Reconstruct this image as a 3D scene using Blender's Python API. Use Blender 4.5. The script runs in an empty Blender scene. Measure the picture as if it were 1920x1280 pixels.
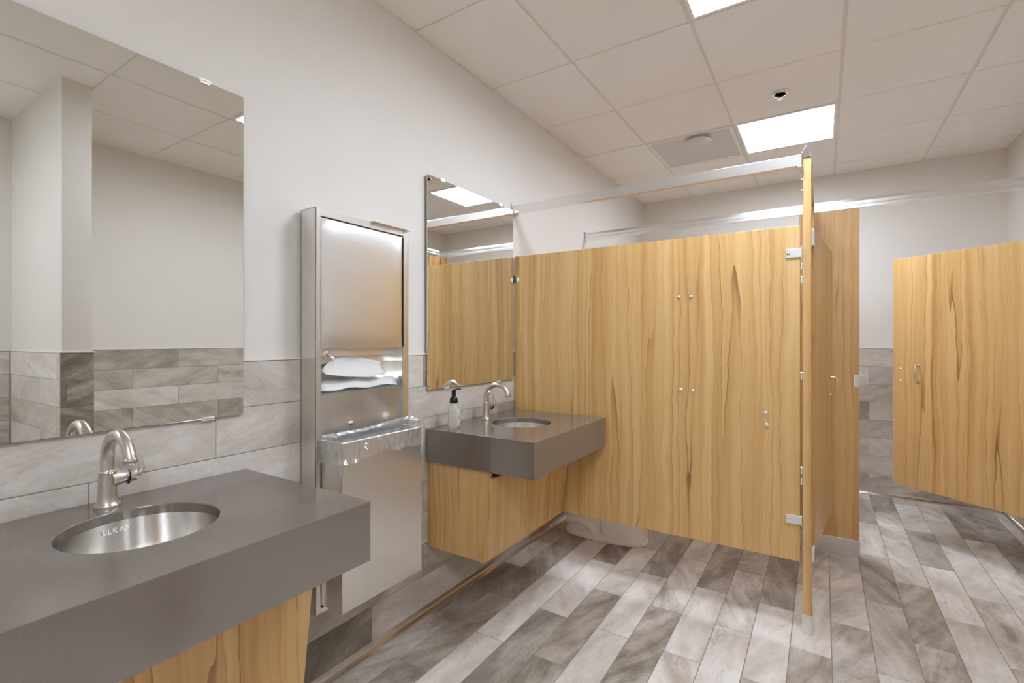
import bpy, bmesh, math, random
from math import sin, cos, pi, radians, sqrt
from mathutils import Vector, Matrix, noise as mnoise
rnd = random.Random(11)
S = bpy.context.scene
COL = S.collection

# ------------------------------------------------------------------ camera, world, exposure
cd = bpy.data.cameras.new('camera')
cam = bpy.data.objects.new('camera', cd); COL.objects.link(cam)
cd.sensor_width = 36.0
cd.lens = 888.1 / 1920 * 36
cd.shift_x = -41.8 / 1920
cd.shift_y = -1.9 / 1920
cd.clip_start = 0.05
cam.location = (1.653, 0.0, 1.320)
cam.rotation_euler = (radians(90), 0, radians(31.317))
S.camera = cam
w = bpy.data.worlds.new('world'); S.world = w; w.use_nodes = True
w.node_tree.nodes['Background'].inputs[0].default_value = (0.8, 0.8, 0.8, 1)
w.node_tree.nodes['Background'].inputs[1].default_value = 0.2
S.view_settings.view_transform = 'Standard'
S.view_settings.look = 'None'
S.view_settings.gamma = 1.0
S.view_settings.use_curve_mapping = False
S.view_settings.exposure = 1.24
S.cycles.diffuse_bounces = 10
S.cycles.max_bounces = 14
LIGHT = 13.0          # radiance of the troffer lenses
H = 2.788             # ceiling
YB = 4.97             # back wall
YF = -1.30            # wall behind the camera
XR = 2.99             # right wall by the sinks
XR2 = 2.86            # right wall by the stalls
YJ = 3.20             # where the right wall jogs
TT = 1.254            # top of the wall tile

# ------------------------------------------------------------------ materials
def srgb(r, g, b):
    f = lambda c: (c / 255 / 12.92) if c / 255 <= 0.04045 else ((c / 255 + 0.055) / 1.055) ** 2.4
    return (f(r), f(g), f(b), 1)

class NT:
    def __init__(s, name):
        s.m = bpy.data.materials.new(name); s.m.use_nodes = True
        s.t = s.m.node_tree; s.n = s.t.nodes
        s.b = s.n['Principled BSDF']
    def link(s, a, b): s.t.links.new(a, b)
    def new(s, typ, **kw):
        n = s.n.new(typ)
        for k, v in kw.items(): setattr(n, k, v)
        return n
    def math(s, op, a, b=None, c=None, clamp=False):
        n = s.new('ShaderNodeMath', operation=op); n.use_clamp = clamp
        for i, v in enumerate((a, b, c)):
            if v is None: continue
            if isinstance(v, (int, float)): n.inputs[i].default_value = v
            else: s.link(v, n.inputs[i])
        return n.outputs[0]
    def xyz(s, x, y, z):
        n = s.new('ShaderNodeCombineXYZ')
        for i, v in enumerate((x, y, z)):
            if isinstance(v, (int, float)): n.inputs[i].default_value = v
            else: s.link(v, n.inputs[i])
        return n.outputs[0]
    def noise(s, vec, scale=1.0, detail=2.0, rough=0.5, dist=0.0):
        n = s.new('ShaderNodeTexNoise')
        n.inputs['Scale'].default_value = scale; n.inputs['Detail'].default_value = detail
        n.inputs['Roughness'].default_value = rough; n.inputs['Distortion'].default_value = dist
        if vec is not None: s.link(vec, n.inputs['Vector'])
        return n.outputs['Fac']
    def ramp(s, fac, stops):
        n = s.new('ShaderNodeValToRGB'); e = n.color_ramp.elements
        e[0].position, e[0].color = stops[0]; e[1].position, e[1].color = stops[1]
        for p, c in stops[2:]:
            q = e.new(p); q.color = c
        s.link(fac, n.inputs[0]); return n.outputs[0]
    def mix(s, fac, a, b, blend='MIX'):
        n = s.new('ShaderNodeMix', data_type='RGBA', blend_type=blend)
        for i, v in ((0, fac), (6, a), (7, b)):
            if isinstance(v, (int, float)): n.inputs[i].default_value = v
            elif isinstance(v, tuple): n.inputs[i].default_value = v
            else: s.link(v, n.inputs[i])
        return n.outputs[2]
    def bump(s, h, strength=0.1, dist=0.01):
        n = s.new('ShaderNodeBump'); n.inputs['Strength'].default_value = strength; n.inputs['Distance'].default_value = dist
        s.link(h, n.inputs['Height']); s.link(n.outputs[0], s.b.inputs['Normal'])
    def obj(s):
        tc = s.new('ShaderNodeTexCoord'); sp = s.new('ShaderNodeSeparateXYZ')
        s.link(tc.outputs['Object'], sp.inputs[0]); return tc.outputs['Object'], sp.outputs
    def set(s, col=None, rough=None, metal=None, **kw):
        if col is not None:
            if isinstance(col, tuple): s.b.inputs['Base Color'].default_value = col
            else: s.link(col, s.b.inputs['Base Color'])
        if rough is not None:
            if isinstance(rough, (int, float)): s.b.inputs['Roughness'].default_value = rough
            else: s.link(rough, s.b.inputs['Roughness'])
        if metal is not None: s.b.inputs['Metallic'].default_value = metal
        for k, v in kw.items(): s.b.inputs[k].default_value = v
        return s.m

def mat_plain(name, col, rough=0.5, metal=0.0, var=0.03, scale=12, **kw):
    t = NT(name); o, _ = t.obj()
    n = t.noise(o, scale, 3)
    c = t.mix(n, tuple(max(0, x * (1 - var)) for x in col[:3]) + (1,), tuple(min(1, x * (1 + var)) for x in col[:3]) + (1,))
    return t.set(c, rough, metal, **kw)

def mat_paint(name, col, rough=0.55):
    t = NT(name); o, _ = t.obj()
    n = t.noise(o, 1.1, 3)
    c = t.mix(n, tuple(x * .97 for x in col[:3]) + (1,), tuple(min(1, x * 1.03) for x in col[:3]) + (1,))
    t.bump(t.noise(o, 160, 3), 0.12, 0.002)
    return t.set(c, rough)

def mat_wood(name, shade=1.0):
    t = NT(name); o, (x, y, z) = t.obj()
    r = t.new('ShaderNodeObjectInfo').outputs['Random']
    R = t.math('MULTIPLY', r, 37.0)
    h = t.math('ADD', x, y)
    w1 = t.noise(t.xyz(t.math('MULTIPLY', h, 6.0), t.math('MULTIPLY', z, 1.5), R), 1.0, 2)
    w2 = t.noise(t.xyz(t.math('MULTIPLY', h, 22.0), t.math('MULTIPLY', z, 6.5), R), 1.0, 2)
    hh = t.math('ADD', h, t.math('MULTIPLY', t.math('SUBTRACT', w1, .5), .062))
    hh = t.math('ADD', hh, t.math('MULTIPLY', t.math('SUBTRACT', w2, .5), .024))
    base = t.noise(t.xyz(t.math('MULTIPLY', hh, 19.0), t.math('MULTIPLY', z, .22), R), 1.0, 5, .62)
    bands = t.noise(t.xyz(t.math('MULTIPLY', hh, 5.5), t.math('MULTIPLY', z, .07), t.math('ADD', R, 9.0)), 1.0, 1.5)
    fr = t.math('FRACT', t.math('MULTIPLY', bands, 13.0))
    edge = t.math('SUBTRACT', 1.0, t.math('MULTIPLY', fr, 14.0), clamp=True)       # one-sided growth-ring edge
    gate = t.noise(t.xyz(t.math('MULTIPLY', hh, 13.0), t.math('MULTIPLY', z, .9), t.math('ADD', R, 21.0)), 1.0, 2)
    gate = t.math('MULTIPLY', t.math('SUBTRACT', gate, .41), 6.0, clamp=True)
    vein = t.math('MULTIPLY', edge, gate)
    fine = t.noise(t.xyz(t.math('MULTIPLY', hh, 150.0), t.math('MULTIPLY', z, 2.2), R), 1.0, 3)
    sc = lambda c: tuple(v * shade for v in c[:3]) + (1,)
    c = t.ramp(base, [(.26, sc(srgb(186, 140, 82))), (.5, sc(srgb(217, 178, 118))), (.72, sc(srgb(231, 199, 144)))])
    c = t.mix(t.math('MULTIPLY', fine, .30), c, sc(srgb(178, 130, 70)))
    halo = t.math('POWER', t.math('SUBTRACT', 1.0, fr, clamp=True), 2.6)
    hg = t.noise(t.xyz(t.math('MULTIPLY', hh, 6.0), t.math('MULTIPLY', z, .3), t.math('ADD', R, 41.0)), 1.0, 1)
    c = t.mix(t.math('MULTIPLY', halo, t.math('MULTIPLY', hg, .62)), c, sc(srgb(182, 126, 62)))
    c = t.mix(t.math('MULTIPLY', vein, .84), c, sc(srgb(116, 73, 31)))
    return t.set(c, .38)

def mat_tile(name):
    t = NT(name); o, (x, y, z) = t.obj()
    oi = t.new('ShaderNodeObjectInfo')
    R = t.math('MULTIPLY', oi.outputs['Random'], 53.0)
    sp = t.new('ShaderNodeSeparateColor'); t.link(oi.outputs['Color'], sp.inputs[0])
    tone, busy = sp.outputs[0], sp.outputs[1]
    R2 = t.math('FRACT', t.math('MULTIPLY', oi.outputs['Random'], 7.31))
    skew = t.math('MULTIPLY', t.math('SUBTRACT', R2, .5), 1.3)
    yy = t.math('ADD', y, t.math('MULTIPLY', x, skew))
    wob = t.noise(t.xyz(t.math('MULTIPLY', x, 5.0), t.math('MULTIPLY', y, 7.0), R), 1.0, 3)
    yy = t.math('ADD', yy, t.math('MULTIPLY', t.math('SUBTRACT', wob, .5), .07))
    big = t.noise(t.xyz(t.math('MULTIPLY', x, 2.2), t.math('MULTIPLY', yy, 10.0), R), 1.0, 4, .6)
    mid = t.noise(t.xyz(t.math('MULTIPLY', x, 5.0), t.math('MULTIPLY', yy, 42.0), t.math('ADD', R, 5.0)), 1.0, 4, .65)
    grain = t.noise(t.xyz(t.math('MULTIPLY', x, 90.0), t.math('MULTIPLY', yy, 190.0), R), 1.0, 3)
    cloud = t.noise(t.xyz(t.math('MULTIPLY', x, 7.0), t.math('MULTIPLY', y, 10.0), t.math('ADD', R, 3.0)), 1.0, 4, .6)
    st = t.math('ADD', t.math('MULTIPLY', t.math('SUBTRACT', big, .5), 1.25), t.math('MULTIPLY', t.math('SUBTRACT', mid, .5), .40))
    st = t.math('ADD', st, t.math('MULTIPLY', t.math('SUBTRACT', cloud, .5), .75))
    st = t.math('MULTIPLY', st, busy)
    spk = t.noise(t.xyz(t.math('MULTIPLY', x, 70.0), t.math('MULTIPLY', yy, 110.0), t.math('ADD', R, 12.0)), 1.0, 5, .7)
    st = t.math('ADD', st, t.math('MULTIPLY', t.math('SUBTRACT', grain, .5), .14))
    st = t.math('ADD', st, t.math('MULTIPLY', t.math('SUBTRACT', spk, .5), .34))
    f = t.math('ADD', tone, st, clamp=True)
    c = t.ramp(f, [(.0, srgb(98, 90, 81)), (.3, srgb(146, 137, 126)), (.62, srgb(198, 190, 181)), (1.0, srgb(232, 227, 221))])
    hue = t.noise(t.xyz(t.math('MULTIPLY', x, 2.0), t.math('MULTIPLY', yy, 6.0), t.math('ADD', R, 31.0)), 1.0, 2)
    warm = t.math('MULTIPLY', t.math('SUBTRACT', hue, .45), 2.2, clamp=True)
    c = t.mix(t.math('MULTIPLY', warm, .55), c, srgb(214, 196, 168), 'MULTIPLY')
    # thin mineral veins
    vn = t.math('ABSOLUTE', t.math('SUBTRACT', t.noise(t.xyz(t.math('MULTIPLY', x, 3.0), t.math('MULTIPLY', yy, 10.0), t.math('ADD', R, 77.0)), 1.0, 3), .5))
    vn = t.math('SUBTRACT', 1.0, t.math('MULTIPLY', vn, 48.0), clamp=True)
    vn = t.math('MULTIPLY', vn, t.math('MULTIPLY', t.math('SUBTRACT', t.noise(t.xyz(t.math('MULTIPLY', x, 4.0), t.math('MULTIPLY', y, 12.0), t.math('ADD', R, 91.0)), 1.0, 2), .52), 7.0, clamp=True))
    c = t.mix(t.math('MULTIPLY', t.math('MULTIPLY', vn, busy), .40), c, srgb(98, 90, 84))
    t.bump(mid, 0.12, 0.002)
    rg = t.math('ADD', .30, t.math('MULTIPLY', cloud, .22))
    return t.set(c, rg)

def mat_brushed(name, col, rough=0.26, axis='x', amount=.05, stretch=(1, 1, 1), aniso=0.0):
    t = NT(name); o, (x, y, z) = t.obj()
    v = t.xyz(t.math('MULTIPLY', x, 160.0 * stretch[0]), t.math('MULTIPLY', y, 160.0 * stretch[1]), t.math('MULTIPLY', z, 160.0 * stretch[2]))
    n = t.noise(v, 1.0, 2)
    rg = t.math('ADD', rough - .015, t.math('MULTIPLY', n, .03))
    c = t.mix(n, tuple(k * (1 - amount * .5) for k in col[:3]) + (1,), col)
    if aniso:
        tg = t.new('ShaderNodeTangent'); tg.direction_type = 'RADIAL'; tg.axis = 'Z'
        t.link(tg.outputs[0], t.b.inputs['Tangent'])
        t.b.inputs['Anisotropic'].default_value = aniso; t.b.inputs['Anisotropic Rotation'].default_value = .25
    return t.set(c, rg, 1.0)

def mat_quartz(name):
    t = NT(name); o, _ = t.obj()
    n = t.noise(o, 420, 2); c2 = t.noise(o, 3, 2)
    s = t.math('MULTIPLY', t.math('SUBTRACT', .36, n), 9.0, clamp=True)
    s2 = t.math('MULTIPLY', t.math('SUBTRACT', n, .64), 9.0, clamp=True)
    c = t.mix(c2, srgb(109, 98, 89), srgb(114, 103, 94))
    c = t.mix(t.math('MULTIPLY', s, .5), c, srgb(78, 70, 64))
    c = t.mix(t.math('MULTIPLY', s2, .35), c, srgb(158, 150, 143))
    return t.set(c, .15, None, IOR=2.2)

M = {}
M['paint'] = mat_paint('wall_paint', srgb(222, 217, 210))
M['ceil_tile'] = NT('ceiling_tile_board')
def _ct():
    t = M['ceil_tile']; o, _ = t.obj()
    n = t.noise(o, 90, 4, .7)
    c = t.mix(n, srgb(236, 231, 225), srgb(246, 242, 237))
    t.bump(n, .15, .003)
    M['ceil_tile'] = t.set(c, .8)
_ct()
M['grid'] = mat_plain('grid_white', srgb(222, 217, 210), .5)
M['wood'] = mat_wood('laminate_wood')
M['tile'] = mat_tile('stone_look_tile')
M['grout'] = mat_plain('grout_grey', srgb(138, 130, 121), .8, var=.06, scale=40)
M['steel'] = mat_brushed('stainless', (.80, .78, .745, 1), .30, stretch=(.02, .02, 1))
M['steel_v'] = mat_brushed('stainless_basin', (.86, .84, .81, 1), .22, stretch=(.01, .01, 1), aniso=.85)
M['nickel'] = mat_brushed('brushed_nickel', (.66, .63, .57, 1), .31, stretch=(.02, .02, 1), aniso=.5)
M['chrome'] = mat_plain('chrome', (.85, .85, .85, 1), .10, 1.0, var=.02)
M['alu'] = mat_brushed('anodised_aluminium', (.88, .88, .88, 1), .25, stretch=(.02, .02, 1))
M['trim'] = mat_plain('tile_trim', srgb(228, 224, 218), .35, .0)
M['base'] = mat_plain('cove_metal', (.78, .74, .69, 1), .20, 1.0)
M['quartz'] = mat_quartz('grey_quartz')
M['mirror'] = NT('mirror_silver').set((.83, .835, .80, 1), 0.0, 1.0)
M['mirror_edge'] = mat_plain('mirror_edge', srgb(38, 44, 42), .3)
M['black'] = mat_plain('black_plastic', srgb(16, 16, 17), .25)
M['dark'] = mat_plain('dark_gap', srgb(40, 36, 33), .7)
M['china'] = mat_plain('vitreous_china', srgb(247, 243, 238), .15, var=.01)
M['paper'] = NT('paper_towel')
def _pp():
    t = M['paper']; o, _ = t.obj(); n = t.noise(o, 260, 3)
    t.bump(n, .25, .002); M['paper'] = t.set(t.mix(n, srgb(212, 210, 208), srgb(224, 223, 221)), .85)
_pp()
M['fixture'] = mat_plain('fixture_white', srgb(236, 234, 230), .4)
M['vent'] = mat_plain('vent_grey', srgb(214, 210, 206), .5)
M['text'] = mat_plain('stamp_white', srgb(245, 245, 243), .5)
M['label'] = mat_plain('label_white', srgb(240, 240, 236), .5)
M['label_y'] = mat_plain('label_yellow', srgb(214, 216, 140), .5)
M['print'] = mat_plain('label_print', srgb(70, 72, 66), .6)
def _em():
    t = NT('troffer_lens'); o, (x, y, z) = t.obj()
    t.set((.9, .9, .9, 1), .5)
    t.b.inputs['Emission Color'].default_value = (.925, 1.035, 1.20, 1)
    t.b.inputs['Emission Strength'].default_value = LIGHT
    return t.m
M['lens'] = _em()
def _gl(name, col, rough, ior, alpha=None):
    t = NT(name); t.set(col, rough)
    t.b.inputs['Transmission Weight'].default_value = 1.0
    t.b.inputs['IOR'].default_value = ior
    return t.m
M['clear'] = _gl('clear_bottle', (.97, .975, .975, 1), .10, 1.22)
M['clear'].node_tree.nodes['Principled BSDF'].inputs['Transmission Weight'].default_value = .72
def _film():
    t = NT('clear_film'); o, _ = t.obj()
    tr = t.new('ShaderNodeBsdfTransparent'); gl = t.new('ShaderNodeBsdfGlossy'); df = t.new('ShaderNodeBsdfTranslucent')
    d2 = t.new('ShaderNodeBsdfDiffuse'); d2.inputs[0].default_value = (.9, .9, .9, 1)
    gl.inputs['Roughness'].default_value = .12
    lw = t.new('ShaderNodeLayerWeight'); lw.inputs[0].default_value = .35
    fac = t.math('ADD', .10, t.math('MULTIPLY', lw.outputs['Facing'], .45))
    m1 = t.new('ShaderNodeMixShader'); m2 = t.new('ShaderNodeMixShader')
    m1.inputs[0].default_value = .11
    t.link(tr.outputs[0], m1.inputs[1]); t.link(d2.outputs[0], m1.inputs[2])
    t.link(fac, m2.inputs[0]); t.link(m1.outputs[0], m2.inputs[1]); t.link(gl.outputs[0], m2.inputs[2])
    out = t.n['Material Output']; t.link(m2.outputs[0], out.inputs['Surface'])
    return t.m
M['film'] = _film()

# ------------------------------------------------------------------ mesh helpers
class MB:
    def __init__(s): s.v = []; s.f = []
    def add(s, vs, fs):
        k = len(s.v); s.v += [Vector(p) for p in vs]; s.f += [tuple(i + k for i in f) for f in fs]; return s
    def box(s, x0, x1, y0, y1, z0, z1):
        v = [(x0, y0, z0), (x1, y0, z0), (x1, y1, z0), (x0, y1, z0), (x0, y0, z1), (x1, y0, z1), (x1, y1, z1), (x0, y1, z1)]
        return s.add(v, [(3, 2, 1, 0), (4, 5, 6, 7), (0, 1, 5, 4), (1, 2, 6, 5), (2, 3, 7, 6), (3, 0, 4, 7)])
    def prism(s, poly, axis, a, b):
        """poly in the two other axes (cyclic order x:(y,z) y:(x,z) z:(x,y)), extruded a..b along axis"""
        def P(u, v, t): return {'x': (t, u, v), 'y': (u, t, v), 'z': (u, v, t)}[axis]
        n = len(poly); vs = [P(u, v, a) for u, v in poly] + [P(u, v, b) for u, v in poly]
        return s.add(vs, [tuple(range(n))[::-1], tuple(range(n, 2 * n))] + [(i, (i + 1) % n, n + (i + 1) % n, n + i) for i in range(n)])
    def rings(s, rings, cap=(True, True), closed=True):
        n = len(rings[0]); vs = [p for r in rings for p in r]; fs = []
        for k in range(len(rings) - 1):
            for i in range(n if closed else n - 1):
                j = (i + 1) % n
                fs.append((k * n + i, k * n + j, (k + 1) * n + j, (k + 1) * n + i))
        if cap[0]: fs.append(tuple(range(n))[::-1])
        if cap[1]: fs.append(tuple((len(rings) - 1) * n + i for i in range(n)))
        return s.add(vs, fs)
    def lathe(s, prof, c=(0, 0, 0), d=(0, 0, 1), n=24, cap=(True, True)):
        d = Vector(d).normalized(); a = d.orthogonal().normalized(); b = d.cross(a); c = Vector(c)
        return s.rings([[c + d * h + (a * cos(2 * pi * i / n) + b * sin(2 * pi * i / n)) * r for i in range(n)] for r, h in prof], cap)
    def cyl(s, p, q, r, n=16):
        p = Vector(p); q = Vector(q); return s.lathe([(r, 0), (r, (q - p).length)], p, q - p, n)
    def tube(s, pts, rad, n=14, cap=(True, True)):
        pts = [Vector(p) for p in pts]; R = rad if isinstance(rad, (list, tuple)) else [rad] * len(pts)
        rings = []; up = None
        for i, p in enumerate(pts):
            d = (pts[min(i + 1, len(pts) - 1)] - pts[max(i - 1, 0)]).normalized()
            up = d.orthogonal().normalized() if up is None else (up - d * up.dot(d)).normalized()
            b = d.cross(up)
            rings.append([p + (up * cos(2 * pi * k / n) + b * sin(2 * pi * k / n)) * R[i] for k in range(n)])
        return s.rings(rings, cap)
    def sphere(s, c, r, n=14, m=8):
        return s.lathe([(max(1e-4, r * sin(pi * k / m)), -r * cos(pi * k / m)) for k in range(m + 1)], c, (0, 0, 1), n)

def mesh_of(name, mb, mat, off=Vector((0, 0, 0)), smooth=False):
    me = bpy.data.meshes.new(name)
    me.from_pydata([tuple(p - off) for p in mb.v], [], mb.f); me.validate()
    bm = bmesh.new(); bm.from_mesh(me); bmesh.ops.recalc_face_normals(bm, faces=bm.faces); bm.to_mesh(me); bm.free()
    me.materials.append(mat)
    if smooth:
        for p in me.polygons: p.use_smooth = True
    me.update(); return me

def wloc(o):
    v = Vector((0, 0, 0))
    while o is not None: v += Vector(o.location); o = o.parent
    return v

def finish(o, smooth=False, bevel=0.0, angle=40):
    if bevel:
        m = o.modifiers.new('edge', 'BEVEL'); m.width = bevel; m.segments = 2; m.limit_method = 'ANGLE'; m.angle_limit = radians(30)
    if smooth:
        m = o.modifiers.new('smooth_by_angle', 'EDGE_SPLIT'); m.split_angle = radians(angle)
    return o

def part(name, mb, mat, parent=None, smooth=False, bevel=0.0, local=False, kind=None, angle=40, label=None):
    """mb is in world coordinates (or in the parent's frame when local)"""
    off = Vector((0, 0, 0)) if local or parent is None else wloc(parent)
    o = bpy.data.objects.new(name, mesh_of(name, mb, mat, off, smooth)); COL.objects.link(o)
    o.parent = parent
    if kind: o['kind'] = kind
    if label: o['label'] = label
    return finish(o, smooth, bevel, angle)

def thing(name, label, cat, loc=(0, 0, 0), group=None, rotz=0.0):
    o = bpy.data.objects.new(name, None); COL.objects.link(o); o.empty_display_size = .05
    o.location = loc; o.rotation_euler = (0, 0, rotz)
    o['label'] = label; o['category'] = cat
    if group: o['group'] = group
    return o

def copy_tree(o, parent=None, loc=None, label=None):
    c = o.copy(); COL.objects.link(c)
    if parent is not None: c.parent = parent
    if loc is not None: c.location = loc
    if label: c['label'] = label
    for ch in list(o.children): copy_tree(ch, c)
    return c

# ------------------------------------------------------------------ room shell
def structure(name, mb, mat): return part(name, mb, mat, None, kind='structure')
TH = .12
wall_left = structure('wall_left', MB().box(-TH, 0, YF - TH, YB + TH, -.15, H + .15), M['paint'])
wall_back = structure('wall_back', MB().box(0, XR + TH, YB, YB + TH, -.15, H + .15), M['paint'])
wall_right = structure('wall_right', MB().box(XR, XR + TH, YF - TH, YB, -.15, H + .15).box(XR2, XR, YJ, YB, -.15, H + .15), M['paint'])
wall_front = structure('wall_front', MB().box(0, XR, YF - TH, YF, -.15, H + .15), M['paint'])
wall_entry = structure('wall_entry', MB().box(2.0, XR, .885, 1.012, 0, H), M['paint'])
floor = structure('floor', MB().box(0, XR, YF, YB, -.12, -.0016), M['grout'])
ceiling = structure('ceiling', MB().box(0, XR, YF, YB, H + .10, H + .15), M['grid'])

tile_cache = {}
def tile_mesh(L, W, T, mat, ch=.0012):
    k = (round(L, 4), round(W, 4), T, mat.name)
    if k not in tile_cache:
        a, b = L / 2, W / 2
        tile_cache[k] = mesh_of('tile', MB().add(
            [(-a, -b, -T), (a, -b, -T), (a, b, -T), (-a, b, -T), (-a, -b, -ch), (a, -b, -ch), (a, b, -ch), (-a, b, -ch),
             (-a + ch, -b + ch, 0), (a - ch, -b + ch, 0), (a - ch, b - ch, 0), (-a + ch, b - ch, 0)],
            [(3, 2, 1, 0), (0, 1, 5, 4), (1, 2, 6, 5), (2, 3, 7, 6), (3, 0, 4, 7), (4, 5, 9, 8), (5, 6, 10, 9), (6, 7, 11, 10), (7, 4, 8, 11), (8, 9, 10, 11)]), mat)
    return tile_cache[k]

def put_tile(name, parent, cen, X, Y, Z, L, W, T, tone, busy, mat=None):
    o = bpy.data.objects.new(name, tile_mesh(L, W, T, mat or M['tile']))
    COL.objects.link(o); o.parent = parent
    m = Matrix((X, Y, Z)).transposed().to_4x4(); m.translation = Vector(cen) - wloc(parent)
    o.matrix_local = m
    o.color = (tone, busy, 0, 1)
    return o

J = .0024      # joint width
def pick_tone():
    r = rnd.random()
    if r < .16: return rnd.uniform(.36, .46)
    if r < .50: return rnd.uniform(.52, .64)
    return rnd.uniform(.66, .84)

# floor planks run away from the camera, half-lapped
PW, PL = .1533, .62
floor_override = {(0, 0): (0.34, .8), (1, 1): (0.36, .8), (4, -1): (0.36, .8), (2, -1): (0.8, .8), (2, 0): (0.74, .8), (7, 2): (0.42, .8), (9, 2): (0.4, .8), (10, 0): (0.52, .8), (13, 2): (0.4, .8), (16, 4): (0.36, .8), (11, 1): (0.5, .8), (8, 0): (0.82, .8), (9, 1): (0.8, .8), (14, 2): (0.78, .8), (13, 3): (0.72, .8), (14, 1): (0.6, .8), (3, 2): (0.3, .8), (5, 2): (0.34, .8), (1, 2): (0.38, .8), (5, 1): (0.78, .8), (12, 3): (0.7, .8), (17, 4): (0.44, .8), (5, 1): (0.78, .8), (10, 1): (0.8, .8), (0, -1): (0.5, .8), (2, -1): (0.74, .8), (7, 1): (0.76, .8), }
for c in range(0, 20):
    x0, x1 = c * PW, min((c + 1) * PW, XR)
    if x1 - x0 < .02: continue
    off = 1.70 if c % 2 == 0 else 1.39
    k = math.floor((YF - off) / PL)
    while off + k * PL < YB:
        y0, y1 = max(off + k * PL, YF), min(off + (k + 1) * PL, YB)
        if y1 - y0 > .02:
            tone, busy = floor_override.get((c, k), (pick_tone(), rnd.uniform(.55, 1.1)))
            fl = rnd.random() < .5
            X = (0, 1, 0) if fl else (0, -1, 0); Y = (-1, 0, 0) if fl else (1, 0, 0)
            put_tile('floor_tile', floor, ((x0 + x1) / 2, (y0 + y1) / 2, 0), X, Y, (0, 0, 1), y1 - y0 - .0032, x1 - x0 - .0032, .010, tone, busy)
        k += 1

# wall tile: rows of 152 mm from the top trim down
rows = []; zt = TT - .004
while zt > .03:
    rows.append((max(zt - .1523, .012), zt)); zt -= .1523
WL = .61
def tile_wall(parent, P0, X, Z, length, joint0, tones, flip=False):
    """P0: start of the run at z=0, X along the wall, Z out of it; joint0: a vertical joint of the odd rows"""
    P0, Xv, Zv = Vector(P0), Vector(X), Vector(Z)
    for r, (z0, z1) in enumerate(rows):
        off = joint0 if r % 2 == 1 else joint0 - WL / 2
        k = math.floor(-off / WL)
        while off + k * WL < length:
            a, b = max(off + k * WL, 0), min(off + (k + 1) * WL, length)
            if b - a > .015:
                tone, busy = tones(r, (a + b) / 2)
                c = P0 + Xv * (a + b) / 2 + Vector((0, 0, (z0 + z1) / 2)) + Zv * .0078
                put_tile('wall_tile', parent, c, Xv, Vector((0, 0, 1)), Zv, b - a - J, z1 - z0 - J, .006, tone, busy)
            k += 1
def grout(parent, mb): part('grout', mb, M['grout'], parent)
def tones_left(r, s):
    y = s + YF
    if y < 1.9 and r <= 3: return (rnd.uniform(.62, .76), rnd.uniform(.45, .65))
    if r >= 6 and .8 < y < 1.372 : return (.26, .75) if r == 7 else (.50, .4)
    if r >= 6 and 1.372 < y < 1.95 : return (.62, .5)
    return (pick_tone() * .9, rnd.uniform(.4, .8))
def tones_any(r, s): return (pick_tone(), rnd.uniform(.4, .9))
grout(wall_left, MB().box(0, .0065, YF, YB, 0, TT - .003))
tile_wall(wall_left, (0, YF, 0), (0, 1, 0), (1, 0, 0), YB - YF, .759 - YF, tones_left)
grout(wall_back, MB().box(.007, XR2, YB - .0065, YB, 0, TT - .003))
tile_wall(wall_back, (.0095, YB, 0), (1, 0, 0), (0, -1, 0), XR2 - .019, 1.985, tones_any)
grout(wall_right, MB().box(XR - .0065, XR, 1.012, YJ, 0, TT - .003).box(XR - .0065, XR, YF, .885, 0, TT - .003))
tile_wall(wall_right, (XR, YJ, 0), (0, -1, 0), (-1, 0, 0), YJ - 1.022, .45, tones_any)
tile_wall(wall_right, (XR, .875, 0), (0, -1, 0), (-1, 0, 0), .875 - YF, .2, tones_any)
grout(wall_right, MB().box(XR2 - .0065, XR2, YJ - .0065, YB - .007, 0, TT - .003))
tile_wall(wall_right, (XR2, YB - .0095, 0), (0, -1, 0), (-1, 0, 0), YB - YJ - .0095, .3, tones_any)
grout(wall_entry, MB().box(1.9935, 2.0, .8785, 1.0185, 0, TT - .003).box(2.0, XR - .0065, .8785, .885, 0, TT - .003).box(2.0, XR - .0065, 1.012, 1.0185, 0, TT - .003))
tile_wall(wall_entry, (2.0, .885, 0), (1, 0, 0), (0, -1, 0), XR - 2.0 - .0095, .36, tones_any)
tile_wall(wall_entry, (XR - .0095, 1.012, 0), (-1, 0, 0), (0, 1, 0), XR - 2.0 - .0095, .5, tones_any)
def tones_end(r, s): return (rnd.uniform(.22, .36), .8)
tile_wall(wall_entry, (2.0, 1.021, 0), (0, -1, 0), (-1, 0, 0), .145, 5.0, tones_end)
# metal edge strip on top of the tile
part('tile_trim', MB().box(0, .0105, YF, YB, TT - .0030, TT + .0050), M['trim'], wall_left)
part('tile_trim', MB().box(.0105, XR2, YB - .0105, YB, TT - .0030, TT + .0050), M['trim'], wall_back)
part('tile_trim', MB().box(XR - .0105, XR, YF, YJ, TT - .0030, TT + .0050).box(XR2 - .0105, XR2, YJ, YB - .0105, TT - .0030, TT + .0050), M['trim'], wall_right)
part('tile_trim', MB().box(1.9895, XR - .0105, .8745, .885, TT - .0030, TT + .0050).box(1.9895, XR - .0105, 1.012, 1.0225, TT - .0030, TT + .0050).box(1.9895, 2.0, .885, 1.012, TT - .0030, TT + .0050), M['trim'], wall_entry)
# metal cove at the foot of the walls
def cove(name, axis, a, b, at, sgn):
    prof = [(0, 0), (.036, 0), (.036, .003), (.024, .005), (.016, .010), (.012, .020), (.011, .036), (0, .036)]
    poly = [(at + sgn * u, v) for u, v in prof]
    return structure(name, MB().prism(poly, axis, a, b), M['base'])
cove('baseboard_left', 'y', YF, YB, .0, 1)
cove('baseboard_back', 'x', .037, XR2 - .037, YB, -1)
cove('baseboard_right', 'y', YJ, YB, XR2, -1)

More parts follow.
